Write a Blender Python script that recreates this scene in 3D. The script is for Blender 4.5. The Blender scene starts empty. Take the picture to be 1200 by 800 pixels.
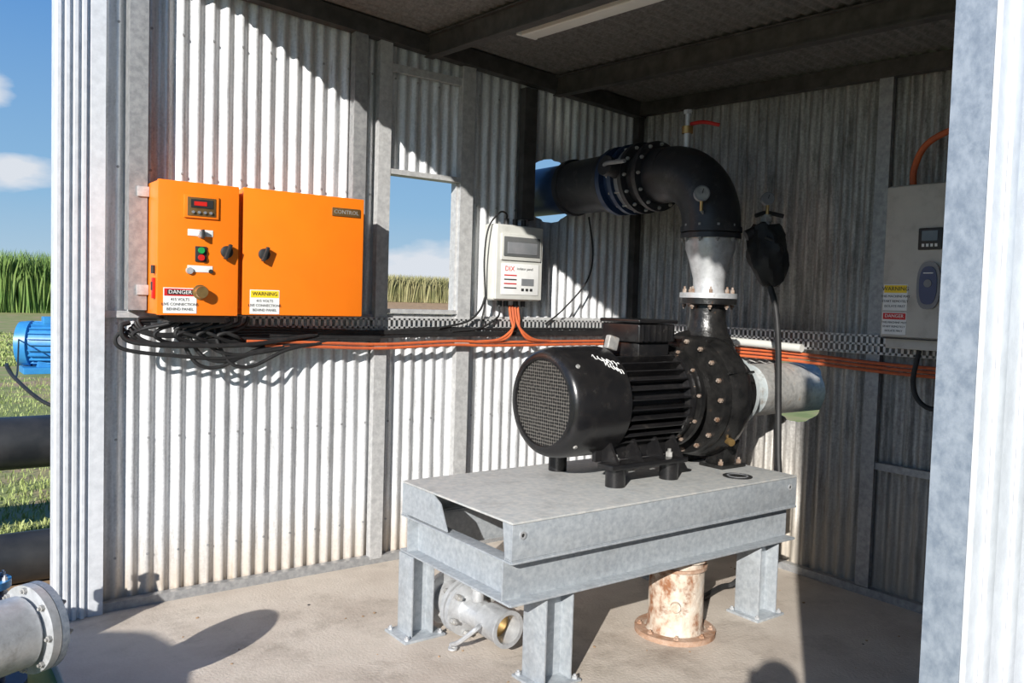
import bpy, bmesh, math, random
from mathutils import Vector, Matrix
random.seed(4)
V=Vector
YW=4.494; XW=4.456
def roofz(x,y): return 3.06+.047*(y-YW)-.059*(x-XW)

# ---------------------------------------------------------------- materials
def mat(name,c1,c2=None,scale=8,rough=.5,metal=0,bump=0,bscale=None,c3=None,vec=(1,1,1),lo=.35,hi=.65,spec=None,stain=None):
    m=bpy.data.materials.new(name); m.use_nodes=True
    nt=m.node_tree; b=nt.nodes['Principled BSDF']; L=nt.links.new
    b.inputs['Roughness'].default_value=rough; b.inputs['Metallic'].default_value=metal
    if spec is not None: b.inputs['Specular IOR Level'].default_value=spec
    tc=nt.nodes.new('ShaderNodeTexCoord'); mp=nt.nodes.new('ShaderNodeMapping')
    mp.inputs['Scale'].default_value=vec
    L(tc.outputs['Object'],mp.inputs['Vector'])
    if c2 is None: c2=tuple(x*.85 for x in c1)
    n=nt.nodes.new('ShaderNodeTexNoise'); n.inputs['Scale'].default_value=scale; n.inputs['Detail'].default_value=6
    n.inputs['Roughness'].default_value=.6
    L(mp.outputs[0],n.inputs['Vector'])
    r=nt.nodes.new('ShaderNodeValToRGB')
    r.color_ramp.elements[0].position=lo; r.color_ramp.elements[0].color=(*c1,1)
    r.color_ramp.elements[1].position=hi; r.color_ramp.elements[1].color=(*c2,1)
    if c3:
        e=r.color_ramp.elements.new(min(.98,hi+.12)); e.color=(*c3,1)
    L(n.outputs['Fac'],r.inputs['Fac'])
    out=r.outputs[0]
    if stain:
        sc,ss,sl_,sh,st=stain
        n3=nt.nodes.new('ShaderNodeTexNoise'); n3.inputs['Scale'].default_value=ss; n3.inputs['Detail'].default_value=10; n3.inputs['Roughness'].default_value=.72
        L(tc.outputs['Object'],n3.inputs['Vector'])
        mr=nt.nodes.new('ShaderNodeMapRange'); mr.inputs[1].default_value=sl_; mr.inputs[2].default_value=sh; mr.inputs[3].default_value=0; mr.inputs[4].default_value=st
        L(n3.outputs['Fac'],mr.inputs[0])
        mx=nt.nodes.new('ShaderNodeMix'); mx.data_type='RGBA'; L(mr.outputs[0],mx.inputs[0]); L(out,mx.inputs[6]); mx.inputs[7].default_value=(*sc,1); out=mx.outputs[2]
    L(out,b.inputs['Base Color'])
    if bump:
        n2=nt.nodes.new('ShaderNodeTexNoise'); n2.inputs['Scale'].default_value=bscale or scale*4; n2.inputs['Detail'].default_value=5
        L(tc.outputs['Object'],n2.inputs['Vector'])
        bp=nt.nodes.new('ShaderNodeBump'); bp.inputs['Strength'].default_value=bump; bp.inputs['Distance'].default_value=.01
        L(n2.outputs['Fac'],bp.inputs['Height']); L(bp.outputs[0],b.inputs['Normal'])
    return m
def wallmat(name,ca,cb,stain,metal,rough,stainz=.35,grime=(.16,.14,.12),gst=.5,gl=.52):
    """galvanised corrugated iron : spangle noise + vertical streaks + grime + dirt rising from the floor"""
    m=bpy.data.materials.new(name); m.use_nodes=True; nt=m.node_tree; b=nt.nodes['Principled BSDF']
    b.inputs['Roughness'].default_value=rough; b.inputs['Metallic'].default_value=metal
    L=nt.links.new
    tc=nt.nodes.new('ShaderNodeTexCoord')
    mp=nt.nodes.new('ShaderNodeMapping'); mp.inputs['Scale'].default_value=(14,14,1.0); L(tc.outputs['Object'],mp.inputs['Vector'])
    n=nt.nodes.new('ShaderNodeTexNoise'); n.inputs['Scale'].default_value=2.2; n.inputs['Detail'].default_value=9; n.inputs['Roughness'].default_value=.65; L(mp.outputs[0],n.inputs['Vector'])
    r=nt.nodes.new('ShaderNodeValToRGB'); r.color_ramp.elements[0].position=.3; r.color_ramp.elements[0].color=(*ca,1)
    r.color_ramp.elements[1].position=.62; r.color_ramp.elements[1].color=(*cb,1); L(n.outputs['Fac'],r.inputs['Fac'])
    v=nt.nodes.new('ShaderNodeTexNoise'); v.inputs['Scale'].default_value=75; v.inputs['Detail'].default_value=4; L(tc.outputs['Object'],v.inputs['Vector'])
    mx=nt.nodes.new('ShaderNodeMix'); mx.data_type='RGBA'; mx.blend_type='OVERLAY'; mx.inputs[0].default_value=.5
    L(r.outputs[0],mx.inputs[6]); L(v.outputs['Fac'],mx.inputs[7])
    g=nt.nodes.new('ShaderNodeTexNoise'); g.inputs['Scale'].default_value=9; g.inputs['Detail'].default_value=12; g.inputs['Roughness'].default_value=.8
    mp2=nt.nodes.new('ShaderNodeMapping'); mp2.inputs['Scale'].default_value=(2.6,2.6,.45); L(tc.outputs['Object'],mp2.inputs['Vector']); L(mp2.outputs[0],g.inputs['Vector'])
    gr=nt.nodes.new('ShaderNodeMapRange'); gr.inputs[1].default_value=gl; gr.inputs[2].default_value=gl+.18; gr.inputs[3].default_value=0; gr.inputs[4].default_value=gst; L(g.outputs['Fac'],gr.inputs[0])
    mg=nt.nodes.new('ShaderNodeMix'); mg.data_type='RGBA'; L(gr.outputs[0],mg.inputs[0]); L(mx.outputs[2],mg.inputs[6]); mg.inputs[7].default_value=(*grime,1)
    sp=nt.nodes.new('ShaderNodeSeparateXYZ'); L(tc.outputs['Object'],sp.inputs[0])
    mr=nt.nodes.new('ShaderNodeMapRange'); mr.inputs[1].default_value=0; mr.inputs[2].default_value=stainz; mr.inputs[3].default_value=1.5; mr.inputs[4].default_value=0
    L(sp.outputs['Z'],mr.inputs[0])
    mu=nt.nodes.new('ShaderNodeMath'); mu.operation='MULTIPLY'; mu.use_clamp=True; L(mr.outputs[0],mu.inputs[0]); L(n.outputs['Fac'],mu.inputs[1])
    mx2=nt.nodes.new('ShaderNodeMix'); mx2.data_type='RGBA'; L(mu.outputs[0],mx2.inputs[0]); L(mg.outputs[2],mx2.inputs[6]); mx2.inputs[7].default_value=(*stain,1)
    L(mx2.outputs[2],b.inputs['Base Color'])
    bp=nt.nodes.new('ShaderNodeBump'); bp.inputs['Strength'].default_value=.12; bp.inputs['Distance'].default_value=.01
    L(n.outputs['Fac'],bp.inputs['Height']); L(bp.outputs[0],b.inputs['Normal'])
    return m
M={}
M['wall']=wallmat('galvanised_corrugated',(.46,.47,.48),(.76,.77,.78),(.44,.35,.25),.22,.42,.4,(.20,.18,.16),.6)
M['wallr']=wallmat('weathered_shaded_corrugated',(.17,.165,.16),(.44,.43,.41),(.46,.40,.32),.2,.45,.9,(.06,.055,.05),.75,.48)  # weathered sheet; colour also darkened for roof shade, paler towards the floor
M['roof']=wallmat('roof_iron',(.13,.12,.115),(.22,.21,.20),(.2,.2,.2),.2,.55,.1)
M['white']=mat('white_flashing',(.74,.76,.79),(.62,.64,.67),26,.4,.15,.05,stain=((.45,.46,.48),6,.52,.75,.5))
M['post']=mat('galvanised_post',(.27,.275,.28),(.40,.40,.40),34,.5,.35,.06)
M['jamb']=mat('galvanised_jamb',(.42,.42,.42),(.57,.57,.56),34,.5,.2,.06,stain=((.3,.28,.26),7,.55,.75,.5))
M['tray']=mat('galvanised_tray',(.50,.50,.50),(.62,.62,.61),40,.45,.3)
M['dark']=mat('dark_steel',(.05,.047,.045),(.09,.085,.08),10,.6,.2,.1)
M['col']=mat('column_galvanised',(.22,.26,.32),(.35,.39,.45),70,.5,.3,.05,vec=(1,1,.7),stain=((.44,.48,.53),24,.5,.7,.6))
M['table']=mat('table_galvanised',(.34,.37,.40),(.46,.49,.51),42,.52,.3,.05,stain=((.25,.26,.27),9,.52,.72,.55))
M['tabletop']=mat('table_top_dusty',(.42,.44,.44),(.55,.54,.51),30,.65,.12,.05,stain=((.26,.26,.25),7,.5,.70,.6))
M['orange']=mat('orange_paint',(.94,.215,.010),(.90,.20,.010),5,.34)
M['orangec']=mat('orange_conduit',(.60,.13,.035),(.45,.10,.04),20,.6)
M['black']=mat('black_enamel',(.009,.009,.010),(.016,.015,.015),16,.26,0,.08,30,c3=(.05,.046,.042),stain=((.07,.062,.055),11,.55,.8,.35))
M['blackp']=mat('black_cast_iron',(.008,.008,.008),(.022,.021,.02),18,.3,.1,.3,40,c3=(.11,.065,.04),hi=.68)
M['rubber']=mat('black_rubber',(.010,.010,.011),(.02,.02,.02),20,.6)
M['pipeb']=mat('black_pipe_paint',(.018,.019,.022),(.030,.030,.034),16,.42,.1,.06,stain=((.15,.14,.13),13,.54,.78,.5))
M['poly']=mat('black_poly_pipe',(.018,.02,.022),(.04,.04,.04),5,.42)
M['navy']=mat('dark_blue_valve_paint',(.012,.028,.07),(.018,.04,.10),9,.35,.1)
M['galvp']=mat('grey_pipe',(.28,.28,.27),(.42,.41,.39),26,.6,.25,.15,c3=(.33,.26,.19),hi=.6,stain=((.16,.13,.10),10,.54,.72,.7))
M['alu']=mat('aluminium',(.48,.49,.50),(.62,.63,.64),26,.42,.45,.1,stain=((.28,.27,.25),14,.55,.72,.6))
M['lgrey']=mat('light_grey_pipe_paint',(.40,.45,.46),(.50,.53,.53),20,.5,.1,.1,stain=((.20,.15,.11),14,.53,.7,.8))
M['rust']=mat('rusty_pipe',(.62,.56,.48),(.52,.42,.33),13,.85,0,.5,c3=(.26,.11,.05),lo=.38,hi=.54,vec=(1,1,.7),stain=((.20,.09,.045),9,.52,.64,.9))
M['rustd']=mat('rusty_flange',(.46,.33,.25),(.30,.16,.09),14,.85,0,.5)
M['rustbolt']=mat('rusty_bolt',(.22,.13,.08),(.42,.36,.31),40,.6,.4)
M['plastic']=mat('off_white_enclosure',(.60,.60,.56),(.54,.54,.50),6,.45,stain=((.36,.34,.30),8,.56,.75,.5))
M['inv']=mat('inverter_casing',(.52,.50,.45),(.46,.44,.40),6,.5,stain=((.30,.27,.23),6,.52,.75,.6))
M['glass']=mat('smoky_cover',(.10,.11,.11),(.14,.14,.14),5,.12)
M['grey']=mat('grey_plastic',(.18,.19,.20),(.24,.24,.25),10,.4)
M['lw']=mat('label_white',(.82,.82,.80),(.76,.76,.74),20,.5)
M['ly']=mat('label_yellow',(.9,.65,.02),(.85,.6,.02),20,.5)
M['lr']=mat('label_red',(.65,.02,.02),(.55,.02,.02),20,.5)
M['lk']=mat('label_black',(.02,.02,.02),(.03,.03,.03),20,.5)
M['green']=mat('button_green',(.02,.35,.08),None,20,.35)
M['redb']=mat('button_red',(.6,.02,.015),None,20,.35)
M['bluel']=mat('blue_button',(.05,.07,.16),None,20,.35)
M['brass']=mat('brass',(.55,.36,.14),(.42,.26,.1),20,.35,.8)
M['bronze']=mat('bronze_plate',(.22,.13,.05),(.28,.17,.07),20,.4,.6)
M['blue']=mat('blue_motor_paint',(.03,.20,.48),(.04,.26,.55),8,.4)
M['tube']=mat('fluoro_diffuser',(.8,.8,.76),(.74,.74,.7),6,.4)
M['skin']=mat('skin',(.55,.33,.24),None,12,.5)
M['shirt']=mat('shirt_cloth',(.10,.16,.30),None,12,.8)
M['trous']=mat('trouser_cloth',(.07,.07,.08),None,12,.8)
M['hair']=mat('hair_brown',(.05,.03,.02),None,30,.6)
M['unseen_tank']=mat('added_tank_green',(.10,.18,.12),None,5,.5)
M['conc']=mat('concrete',(.47,.40,.335),(.58,.51,.435),2.2,.9,0,.35,70,c3=(.50,.44,.37),lo=.3,hi=.55,stain=((.24,.195,.155),2.0,.51,.70,.7))
M['grass']=mat('grass_ground',(.20,.24,.07),(.28,.30,.10),1.2,.9,0,.5,20,c3=(.40,.28,.17),lo=.35,hi=.5)
M['blade']=mat('grass_blades',(.22,.30,.07),(.38,.42,.16),3,.7)
M['cane']=mat('sugar_cane_leaf',(.09,.18,.035),(.22,.31,.08),.8,.7)
M['cane2']=mat('sugar_cane_ripe',(.24,.24,.10),(.38,.34,.17),.5,.8)
M['dirt']=mat('dirt_bank',(.40,.27,.16),(.3,.2,.12),2,.95)
M['water']=mat('pond_water',(.20,.24,.27),(.17,.21,.24),.3,.12)
m=bpy.data.materials.new('perforated_guard'); m.use_nodes=True; nt=m.node_tree; b=nt.nodes['Principled BSDF']
tc=nt.nodes.new('ShaderNodeTexCoord'); vo=nt.nodes.new('ShaderNodeTexVoronoi'); vo.inputs['Scale'].default_value=62; vo.inputs['Randomness'].default_value=.15
nt.links.new(tc.outputs['Object'],vo.inputs['Vector'])
r=nt.nodes.new('ShaderNodeValToRGB'); r.color_ramp.elements[0].position=.38; r.color_ramp.elements[0].color=(.003,.003,.003,1)
r.color_ramp.elements[1].position=.48; r.color_ramp.elements[1].color=(.15,.14,.125,1)
nt.links.new(vo.outputs['Distance'],r.inputs[0]); nt.links.new(r.outputs[0],b.inputs['Base Color']); b.inputs['Roughness'].default_value=.4; b.inputs['Metallic'].default_value=.3
M['guard']=m

# ---------------------------------------------------------------- builder
def basis(d):
    d=V(d).normalized(); a=V((0,0,1)) if abs(d.z)<.9 else V((1,0,0))
    u=a.cross(d).normalized(); w=d.cross(u); return d,u,w
def smoothpath(P,n=8):
    P=[V(p) for p in P]; out=[]
    for i in range(len(P)-1):
        p0=P[i-1] if i else P[i]*2-P[i+1]; p1=P[i]; p2=P[i+1]; p3=P[i+2] if i+2<len(P) else P[i+1]*2-P[i]
        for k in range(n):
            t=k/n
            out.append(.5*((2*p1)+(p2-p0)*t+(2*p0-5*p1+4*p2-p3)*t*t+(3*p1-p0-3*p2+p3)*t**3))
    out.append(P[-1]); return out
class Bd:
    def __init__(s,name): s.n=name; s.v=[]; s.f=[]; s.m=[]; s.mats=[]
    def mi(s,k):
        if k not in s.mats: s.mats.append(k)
        return s.mats.index(k)
    def add(s,vs,fs,k):
        o=len(s.v); s.v+= [tuple(v) for v in vs]; i=s.mi(k)
        for f in fs: s.f.append([o+j for j in f]); s.m.append(i)
    def box(s,c,d,k,bev=0,R=None):
        bm=bmesh.new(); bmesh.ops.create_cube(bm,size=1)
        for v in bm.verts: v.co=V((v.co.x*d[0],v.co.y*d[1],v.co.z*d[2]))
        if bev: bmesh.ops.bevel(bm,geom=bm.edges[:],offset=bev,segments=3 if bev>.006 else 2,affect='EDGES',profile=.6)
        if R: 
            for v in bm.verts: v.co=R@v.co
        bm.verts.index_update()
        s.add([v.co+V(c) for v in bm.verts],[[v.index for v in f.verts] for f in bm.faces],k); bm.free()
    def b2(s,x0,x1,y0,y1,z0,z1,k,bev=0): s.box(((x0+x1)/2,(y0+y1)/2,(z0+z1)/2),(x1-x0,y1-y0,z1-z0),k,bev)
    def lathe(s,o,d,prof,k,seg=40,capa=True,capb=True):
        d,u,w=basis(d); o=V(o); vs=[];fs=[]
        for t,r in prof:
            for i in range(seg):
                a=2*math.pi*i/seg; vs.append(o+d*t+(u*math.cos(a)+w*math.sin(a))*r)
        for j in range(len(prof)-1):
            for i in range(seg):
                i2=(i+1)%seg; fs.append([j*seg+i,j*seg+i2,(j+1)*seg+i2,(j+1)*seg+i])
        if capa: fs.append([i for i in range(seg)][::-1])
        if capb: fs.append([(len(prof)-1)*seg+i for i in range(seg)])
        s.add(vs,fs,k)
    def cyl(s,p0,p1,r,k,seg=24,r1=None):
        p0=V(p0);p1=V(p1); s.lathe(p0,p1-p0,[(0,r),((p1-p0).length,r if r1 is None else r1)],k,seg)
    def ring(s,o,d,r0,r1,h,k,seg=40):
        s.lathe(o,d,[(0,r0),(0,r1),(h,r1),(h,r0),(0,r0)],k,seg,False,False)
    def bolts(s,o,d,R,n,r,h,k,ph=0):
        dd,u,w=basis(d); o=V(o)
        for i in range(n):
            a=2*math.pi*i/n+ph; p=o+(u*math.cos(a)+w*math.sin(a))*R
            s.lathe(p,dd,[(0,r),(h*.6,r),(h*.6,r*.5),(h,r*.5)],k,6)
    def tube(s,P,r,k,seg=10,n=8,smooth=True,rs=None):
        P=smoothpath(P,n) if smooth else [V(p) for p in P]
        vs=[];fs=[]; t=(P[1]-P[0]).normalized(); _,u,w=basis(t)
        for i,p in enumerate(P):
            t2=(P[min(i+1,len(P)-1)]-P[max(i-1,0)]).normalized()
            q=t.rotation_difference(t2); u=q@u; w=q@w; t=t2
            rr=r if rs is None else rs(i/(len(P)-1))
            for j in range(seg):
                a=2*math.pi*j/seg; vs.append(p+(u*math.cos(a)+w*math.sin(a))*rr)
        for i in range(len(P)-1):
            for j in range(seg):
                j2=(j+1)%seg; fs.append([i*seg+j,i*seg+j2,(i+1)*seg+j2,(i+1)*seg+j])
        fs.append(list(range(seg))[::-1]); fs.append([(len(P)-1)*seg+j for j in range(seg)])
        s.add(vs,fs,k)
    def sphere(s,c,r,k,sx=1,sy=1,sz=1,seg=20,noise=0):
        bm=bmesh.new(); bmesh.ops.create_uvsphere(bm,u_segments=seg,v_segments=seg//2,radius=r)
        for v in bm.verts:
            f=1+noise*(random.random()-.5); v.co=V((v.co.x*sx*f,v.co.y*sy*f,v.co.z*sz*f))
        bm.verts.index_update()
        s.add([v.co+V(c) for v in bm.verts],[[v.index for v in f.verts] for f in bm.faces],k); bm.free()
    def prism(s,pts,ext,k):
        pts=[V(p) for p in pts]; e=V(ext); n=len(pts)
        fs=[list(range(n))[::-1],[n+i for i in range(n)]]+[[i,(i+1)%n,n+(i+1)%n,n+i] for i in range(n)]
        s.add(pts+[p+e for p in pts],fs,k)
    def text(s,txt,loc,size,k,face='-Y',ext=.0006,align='CENTER'):
        cu=bpy.data.curves.new('t','FONT'); cu.body=txt; cu.size=size; cu.align_x=align; cu.align_y='CENTER'; cu.extrude=ext; cu.resolution_u=2
        ob=bpy.data.objects.new('t',cu); bpy.context.scene.collection.objects.link(ob)
        bpy.context.view_layer.update()
        me=bpy.data.meshes.new_from_object(ob.evaluated_get(bpy.context.evaluated_depsgraph_get()))
        if face=='-Y': R=Matrix.Rotation(math.pi/2,3,'X')
        elif face=='-X': R=Matrix.Rotation(-math.pi/2,3,'Z')@Matrix.Rotation(math.pi/2,3,'X')
        else: R=face
        s.add([R@v.co+V(loc) for v in me.vertices],[list(p.vertices) for p in me.polygons],k)
        bpy.data.objects.remove(ob); bpy.data.curves.remove(cu); bpy.data.meshes.remove(me)
    def done(s,ang=35,fix=True):
        me=bpy.data.meshes.new(s.n); me.from_pydata(s.v,[],s.f)
        for k in s.mats: me.materials.append(M[k])
        me.polygons.foreach_set('material_index',s.m); me.update()
        if fix:
            bm=bmesh.new(); bm.from_mesh(me); bmesh.ops.recalc_face_normals(bm,faces=bm.faces[:]); bm.to_mesh(me); bm.free()
        me.polygons.foreach_set('use_smooth',[True]*len(me.polygons))
        me.set_sharp_from_angle(angle=math.radians(ang))
        ob=bpy.data.objects.new(s.n,me); bpy.context.scene.collection.objects.link(ob); return ob

PITCH=.076
def wave(B,a0,a1,zlo,zhi,k,plane,along,amp=.012,th=.0012):
    n=max(8,int((a1-a0)/PITCH*10)); vs=[];fs=[]
    for i in range(n+1):
        a=a0+(a1-a0)*i/n; o=amp*math.sin(2*math.pi*a/PITCH)
        for sgn in (0,th):
            for z in (zlo(a),zhi(a)):
                vs.append((a,plane+o+sgn,z) if along=='x' else (plane+o+sgn,a,z))
    for i in range(n):
        p=i*4;q=p+4
        fs+= [[p,q,q+1,p+1],[p+2,p+3,q+3,q+2],[p,p+2,q+2,q],[p+1,q+1,q+3,p+3]]
    fs+=[[0,1,3,2],[4*n,4*n+2,4*n+3,4*n+1]]
    B.add(vs,fs,k)
def cut(ob,p0,p1,r,seg=40):
    c=Bd('cutter'); c.cyl(p0,p1,r,'dark',seg); co=c.done()
    md=ob.modifiers.new('hole','BOOLEAN'); md.operation='DIFFERENCE'; md.object=co; md.solver='EXACT'
    bpy.context.view_layer.update()
    dg=bpy.context.evaluated_depsgraph_get(); me=bpy.data.meshes.new_from_object(ob.evaluated_get(dg))
    ob.modifiers.clear(); ob.data=me; bpy.data.objects.remove(co)

# ---------------------------------------------------------------- shell
PX,PY,PZ=3.64,3.08,1.12
HZ=2.36
B=Bd('wall_left')
wave(B,.80,4.45,lambda a:.03,lambda a:1.50,'wall',YW,'x')
wave(B,.80,2.33,lambda a:1.47,lambda a:roofz(a,YW),'wall',YW+.004,'x')
wave(B,2.33,2.90,lambda a:2.34,lambda a:roofz(a,YW),'wall',YW+.004,'x')
# roofing screws along the girts
for z in (.25,.85,1.43,2.2,2.9):
    for i in range(22):
        x=.87+i*PITCH*2.0
        if x>4.35 or (z>1.5 and 2.3<x<2.95 and z<2.9): continue
        if z>1.45 and abs(x-PX)<.3: continue
        xx=(math.floor(x/PITCH)+.75)*PITCH
        B.lathe((xx,YW-.011,z),(0,-1,0),[(0,.007),(.004,.006)],'post',8)
wl=B.done(60)
B=Bd('wall_left_tmp')
wave(B,2.90,4.45,lambda a:1.47,lambda a:roofz(a,YW),'wall',YW+.004,'x')
w2=B.done(60); cut(w2,(PX-.01,4.3,HZ),(PX-.01,4.7,HZ),.215)
w2.parent=wl; w2.name='pipe_hole_sheet'
B=Bd('wall_back')
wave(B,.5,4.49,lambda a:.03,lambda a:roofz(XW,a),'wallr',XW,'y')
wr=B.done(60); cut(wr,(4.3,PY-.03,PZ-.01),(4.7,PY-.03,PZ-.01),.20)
B=Bd('wall_front')
wave(B,1.12,4.45,lambda a:.03,lambda a:roofz(a,.48),'wall',.48,'x'); B.done(60)
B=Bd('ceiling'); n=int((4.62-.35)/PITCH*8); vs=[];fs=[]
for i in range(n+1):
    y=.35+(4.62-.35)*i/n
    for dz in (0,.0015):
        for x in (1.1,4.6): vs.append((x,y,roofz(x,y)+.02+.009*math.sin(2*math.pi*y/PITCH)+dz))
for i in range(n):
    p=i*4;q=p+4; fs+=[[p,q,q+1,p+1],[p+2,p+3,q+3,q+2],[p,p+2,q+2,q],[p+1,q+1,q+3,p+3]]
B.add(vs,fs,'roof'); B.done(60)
BF=[[0,1,2,3],[7,6,5,4],[0,4,5,1],[1,5,6,2],[2,6,7,3],[3,7,4,0]]
def beamY(B,x,w,h,y0,y1,k):
    P=[]
    for y in (y0,y1):
        z=roofz(x,y)+.005
        P+=[(x-w/2,y,z-h),(x+w/2,y,z-h),(x+w/2,y,z),(x-w/2,y,z)]
    B.add(P,BF,k)
def beamX(B,y,w,h,x0,x1,k):
    P=[]
    for x in (x0,x1):
        z=roofz(x,y)+.005
        P+=[(x,y-w/2,z-h),(x,y+w/2,z-h),(x,y+w/2,z),(x,y-w/2,z)]
    B.add(P,BF,k)
for x in (2.60,3.60):
    B=Bd('roof_rafter'); beamY(B,x,.012,.13,.56,4.42,'dark')
    for dz in (0,.122):
        vs=[]
        for y in (.56,4.42):
            z=roofz(x,y)+.004-dz; vs+=[(x-.03,y,z-.008),(x+.03,y,z-.008),(x+.03,y,z),(x-.03,y,z)]
        B.add(vs,BF,'dark')
    B.done()
B=Bd('roof_edge_beam'); beamX(B,YW-.055,.07,.10,1.1,4.44,'dark'); beamY(B,XW-.05,.06,.09,.5,4.42,'dark'); beamX(B,.53,.06,.10,1.1,4.42,'dark'); B.done()
B=Bd('fluorescent_light')
R=Matrix.Rotation(math.atan(.047),3,'X')
zc=roofz(2.8,3.1)+.02
B.box((2.80,3.10,zc-.045),(.13,1.25,.05),'tube',.006,R); B.box((2.80,3.10,zc-.085),(.10,1.20,.035),'tube',.012,R)
for y in (2.49,3.71): B.box((2.80,y,zc-.06+.047*(y-3.1)),(.135,.02,.075),'lw',.004,R)
B.done()
def cpost(name,x0,x1,z0,z1,dy,k):
    B=Bd(name); y1=YW-.014; y0=y1-dy
    B.b2(x0,x1,y0,y0+.004,z0,z1,k); B.b2(x0+.0003,x0+.004,y0+.004,y1,z0,z1,k); B.b2(x1-.004,x1-.0003,y0+.004,y1,z0,z1,k)
    B.b2(x0+.004,x0+.02,y1-.004,y1,z0,z1,k); B.done()
cpost('steel_post',.925,1.01,1.50,3.2,.09,'post')
cpost('steel_post',2.12,2.20,1.50,3.1,.06,'post')
cpost('window_jamb',2.285,2.365,.03,3.09,.05,'jamb')
cpost('window_jamb',2.86,2.955,.03,3.05,.05,'jamb')
cpost('steel_post',3.34,3.44,2.14,3.0,.06,'dark')
B=Bd('window_1')
B.b2(2.365,2.86,YW-.06,YW+.03,2.33,2.36,'jamb'); B.b2(2.365,2.86,YW-.06,YW+.03,1.505,1.53,'jamb')
B.b2(2.365,2.378,YW-.03,YW+.03,1.53,2.33,'jamb'); B.b2(2.85,2.86,YW-.03,YW+.03,1.53,2.33,'jamb')
B.b2(2.365,2.86,YW-.05,YW-.02,2.93,2.975,'jamb'); B.done()
B=Bd('corner_flashing')
pts=[(.61,YW-.05),(.61,YW-.075)]
x=.61
for i in range(4):
    pts+=[(x+.008,YW-.090),(x+.022,YW-.090),(x+.028,YW-.070),(x+.036,YW-.070)]; x+=.036
pts+=[(.76,YW-.08),(.825,YW-.08),(.825,YW+.03),(.61,YW+.03)]
B.prism([(a,b,0.0) for a,b in pts],(0,0,3.3),'white'); B.done(20)
B=Bd('trim_1'); B.b2(.83,4.43,YW-.035,YW-.014,1.488,1.494,'jamb'); B.b2(.83,4.43,YW-.035,YW-.031,1.46,1.487,'jamb'); B.done()
B=Bd('baseboard_left'); B.b2(.70,4.42,YW-.06,YW-.014,0,.045,'post'); B.done()
B=Bd('baseboard_back'); B.b2(XW-.06,XW-.014,.55,4.42,0,.045,'post'); B.done()
B=Bd('wall_stud'); B.b2(XW-.055,XW-.014,2.50,2.56,.05,2.93,'post'); B.b2(XW-.062,XW-.056,2.49,2.57,.05,2.93,'post'); B.done()
B=Bd('wall_stud'); B.b2(XW-.06,XW-.014,2.06,2.12,.05,2.93,'post'); B.done()
B=Bd('wall_rail'); B.b2(XW-.05,XW-.014,2.12,2.50,.72,.76,'post'); B.done()
B=Bd('corner_post'); B.b2(XW-.07,XW-.014,YW-.07,YW-.014,.0,2.99,'dark'); B.done()
B=Bd('portal_column')
B.b2(1.02,1.026,.458,.505,0,2.95,'col'); B.b2(1.0265,1.10,.499,.505,0,2.95,'col')
B.b2(1.02,1.30,.4505,.4575,0,2.95,'white'); 
for xx in (1.05,1.12,1.19): B.b2(xx,xx+.02,.445,.4502,0,2.95,'white',.001)
B.done()
B=Bd('floor'); B.b2(.55,4.55,-1.6,4.56,-.15,0,'conc',.01); B.done()
B=Bd('ground'); B.add([(-300,-60,-.06),(500,-60,-.06),(500,600,-.06),(-300,600,-.06)],[[0,1,2,3]],'grass'); B.done()
B=Bd('floor_debris')
for i in range(60):
    x=random.uniform(.9,4.2); y=random.uniform(1.6,4.3); s_=random.uniform(.002,.007)
    B.sphere((x,y,s_*.4),s_,'dirt' if i%4 else 'dark',random.uniform(.7,2),random.uniform(.7,1.6),.6,8,.3)
B.done()

# ---------------------------------------------------------------- cabinets
B=Bd('orange_control_cabinet')
fy=4.20
B.b2(1.017,1.394,fy+.022,YW-.03,1.485,2.125,'orange',.006); B.b2(1.012,1.398,fy,fy+.02,1.482,2.128,'orange',.006)
B.b2(1.43,2.092,4.24,YW-.03,1.49,2.13,'orange',.006); B.b2(1.425,2.095,4.22,4.238,1.488,2.133,'orange',.006)
B.b2(1.395,1.43,4.27,YW-.04,1.52,2.10,'orange')
B.b2(1.13,1.295,fy-.010,fy,1.955,2.065,'orange',.003); B.b2(1.145,1.28,fy-.013,fy-.008,1.965,2.055,'bronze',.002)
B.b2(1.16,1.265,fy-.016,fy-.012,2.005,2.045,'lk'); B.b2(1.175,1.235,fy-.018,fy-.015,2.015,2.035,'redb')
for i in range(4): B.cyl((1.17+.028*i,fy-.016,1.983),(1.17+.028*i,fy-.022,1.983),.007,'grey',12)
for z in (1.885,1.71):
    B.b2(1.15,1.27,fy-.003,fy,z-.016,z+.016,'lw',.001)
B.lathe((1.215,fy,1.88),(0,-1,0),[(0,.022),(.012,.02),(.02,.016)],'alu',20); B.b2(1.209,1.221,fy-.036,fy-.015,1.858,1.902,'lk',.003)
B.b2(1.185,1.24,fy-.008,fy,1.745,1.82,'lk',.003)
B.cyl((1.212,fy-.006,1.80),(1.212,fy-.02,1.80),.015,'green',16); B.cyl((1.212,fy-.006,1.765),(1.212,fy-.02,1.765),.015,'redb',16)
B.lathe((1.21,fy,1.597),(0,-1,0),[(0,.036),(.008,.036),(.01,.024),(.03,.03),(.045,.028)],'brass',24)
B.lathe((1.16,fy,1.70),(0,-1,0),[(0,.018),(.012,.016)],'alu',16); B.lathe((1.26,fy,1.70),(0,-1,0),[(0,.010),(.012,.01)],'lk',12)
for (hx,hy) in ((1.338,fy),(1.535,4.22)):
    B.lathe((hx,hy,1.80),(0,-1,0),[(0,.030),(.010,.030),(.014,.022)],'lk',20); B.box((hx,hy-.024,1.80),(.016,.026,.078),'lk',.004,Matrix.Rotation(.35,3,'Y'))
B.b2(1.905,2.07,4.214,4.22,2.03,2.075,'bronze',.002); B.text('CONTROL',(1.987,4.2135,2.052),.03,'galvp')
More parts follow.
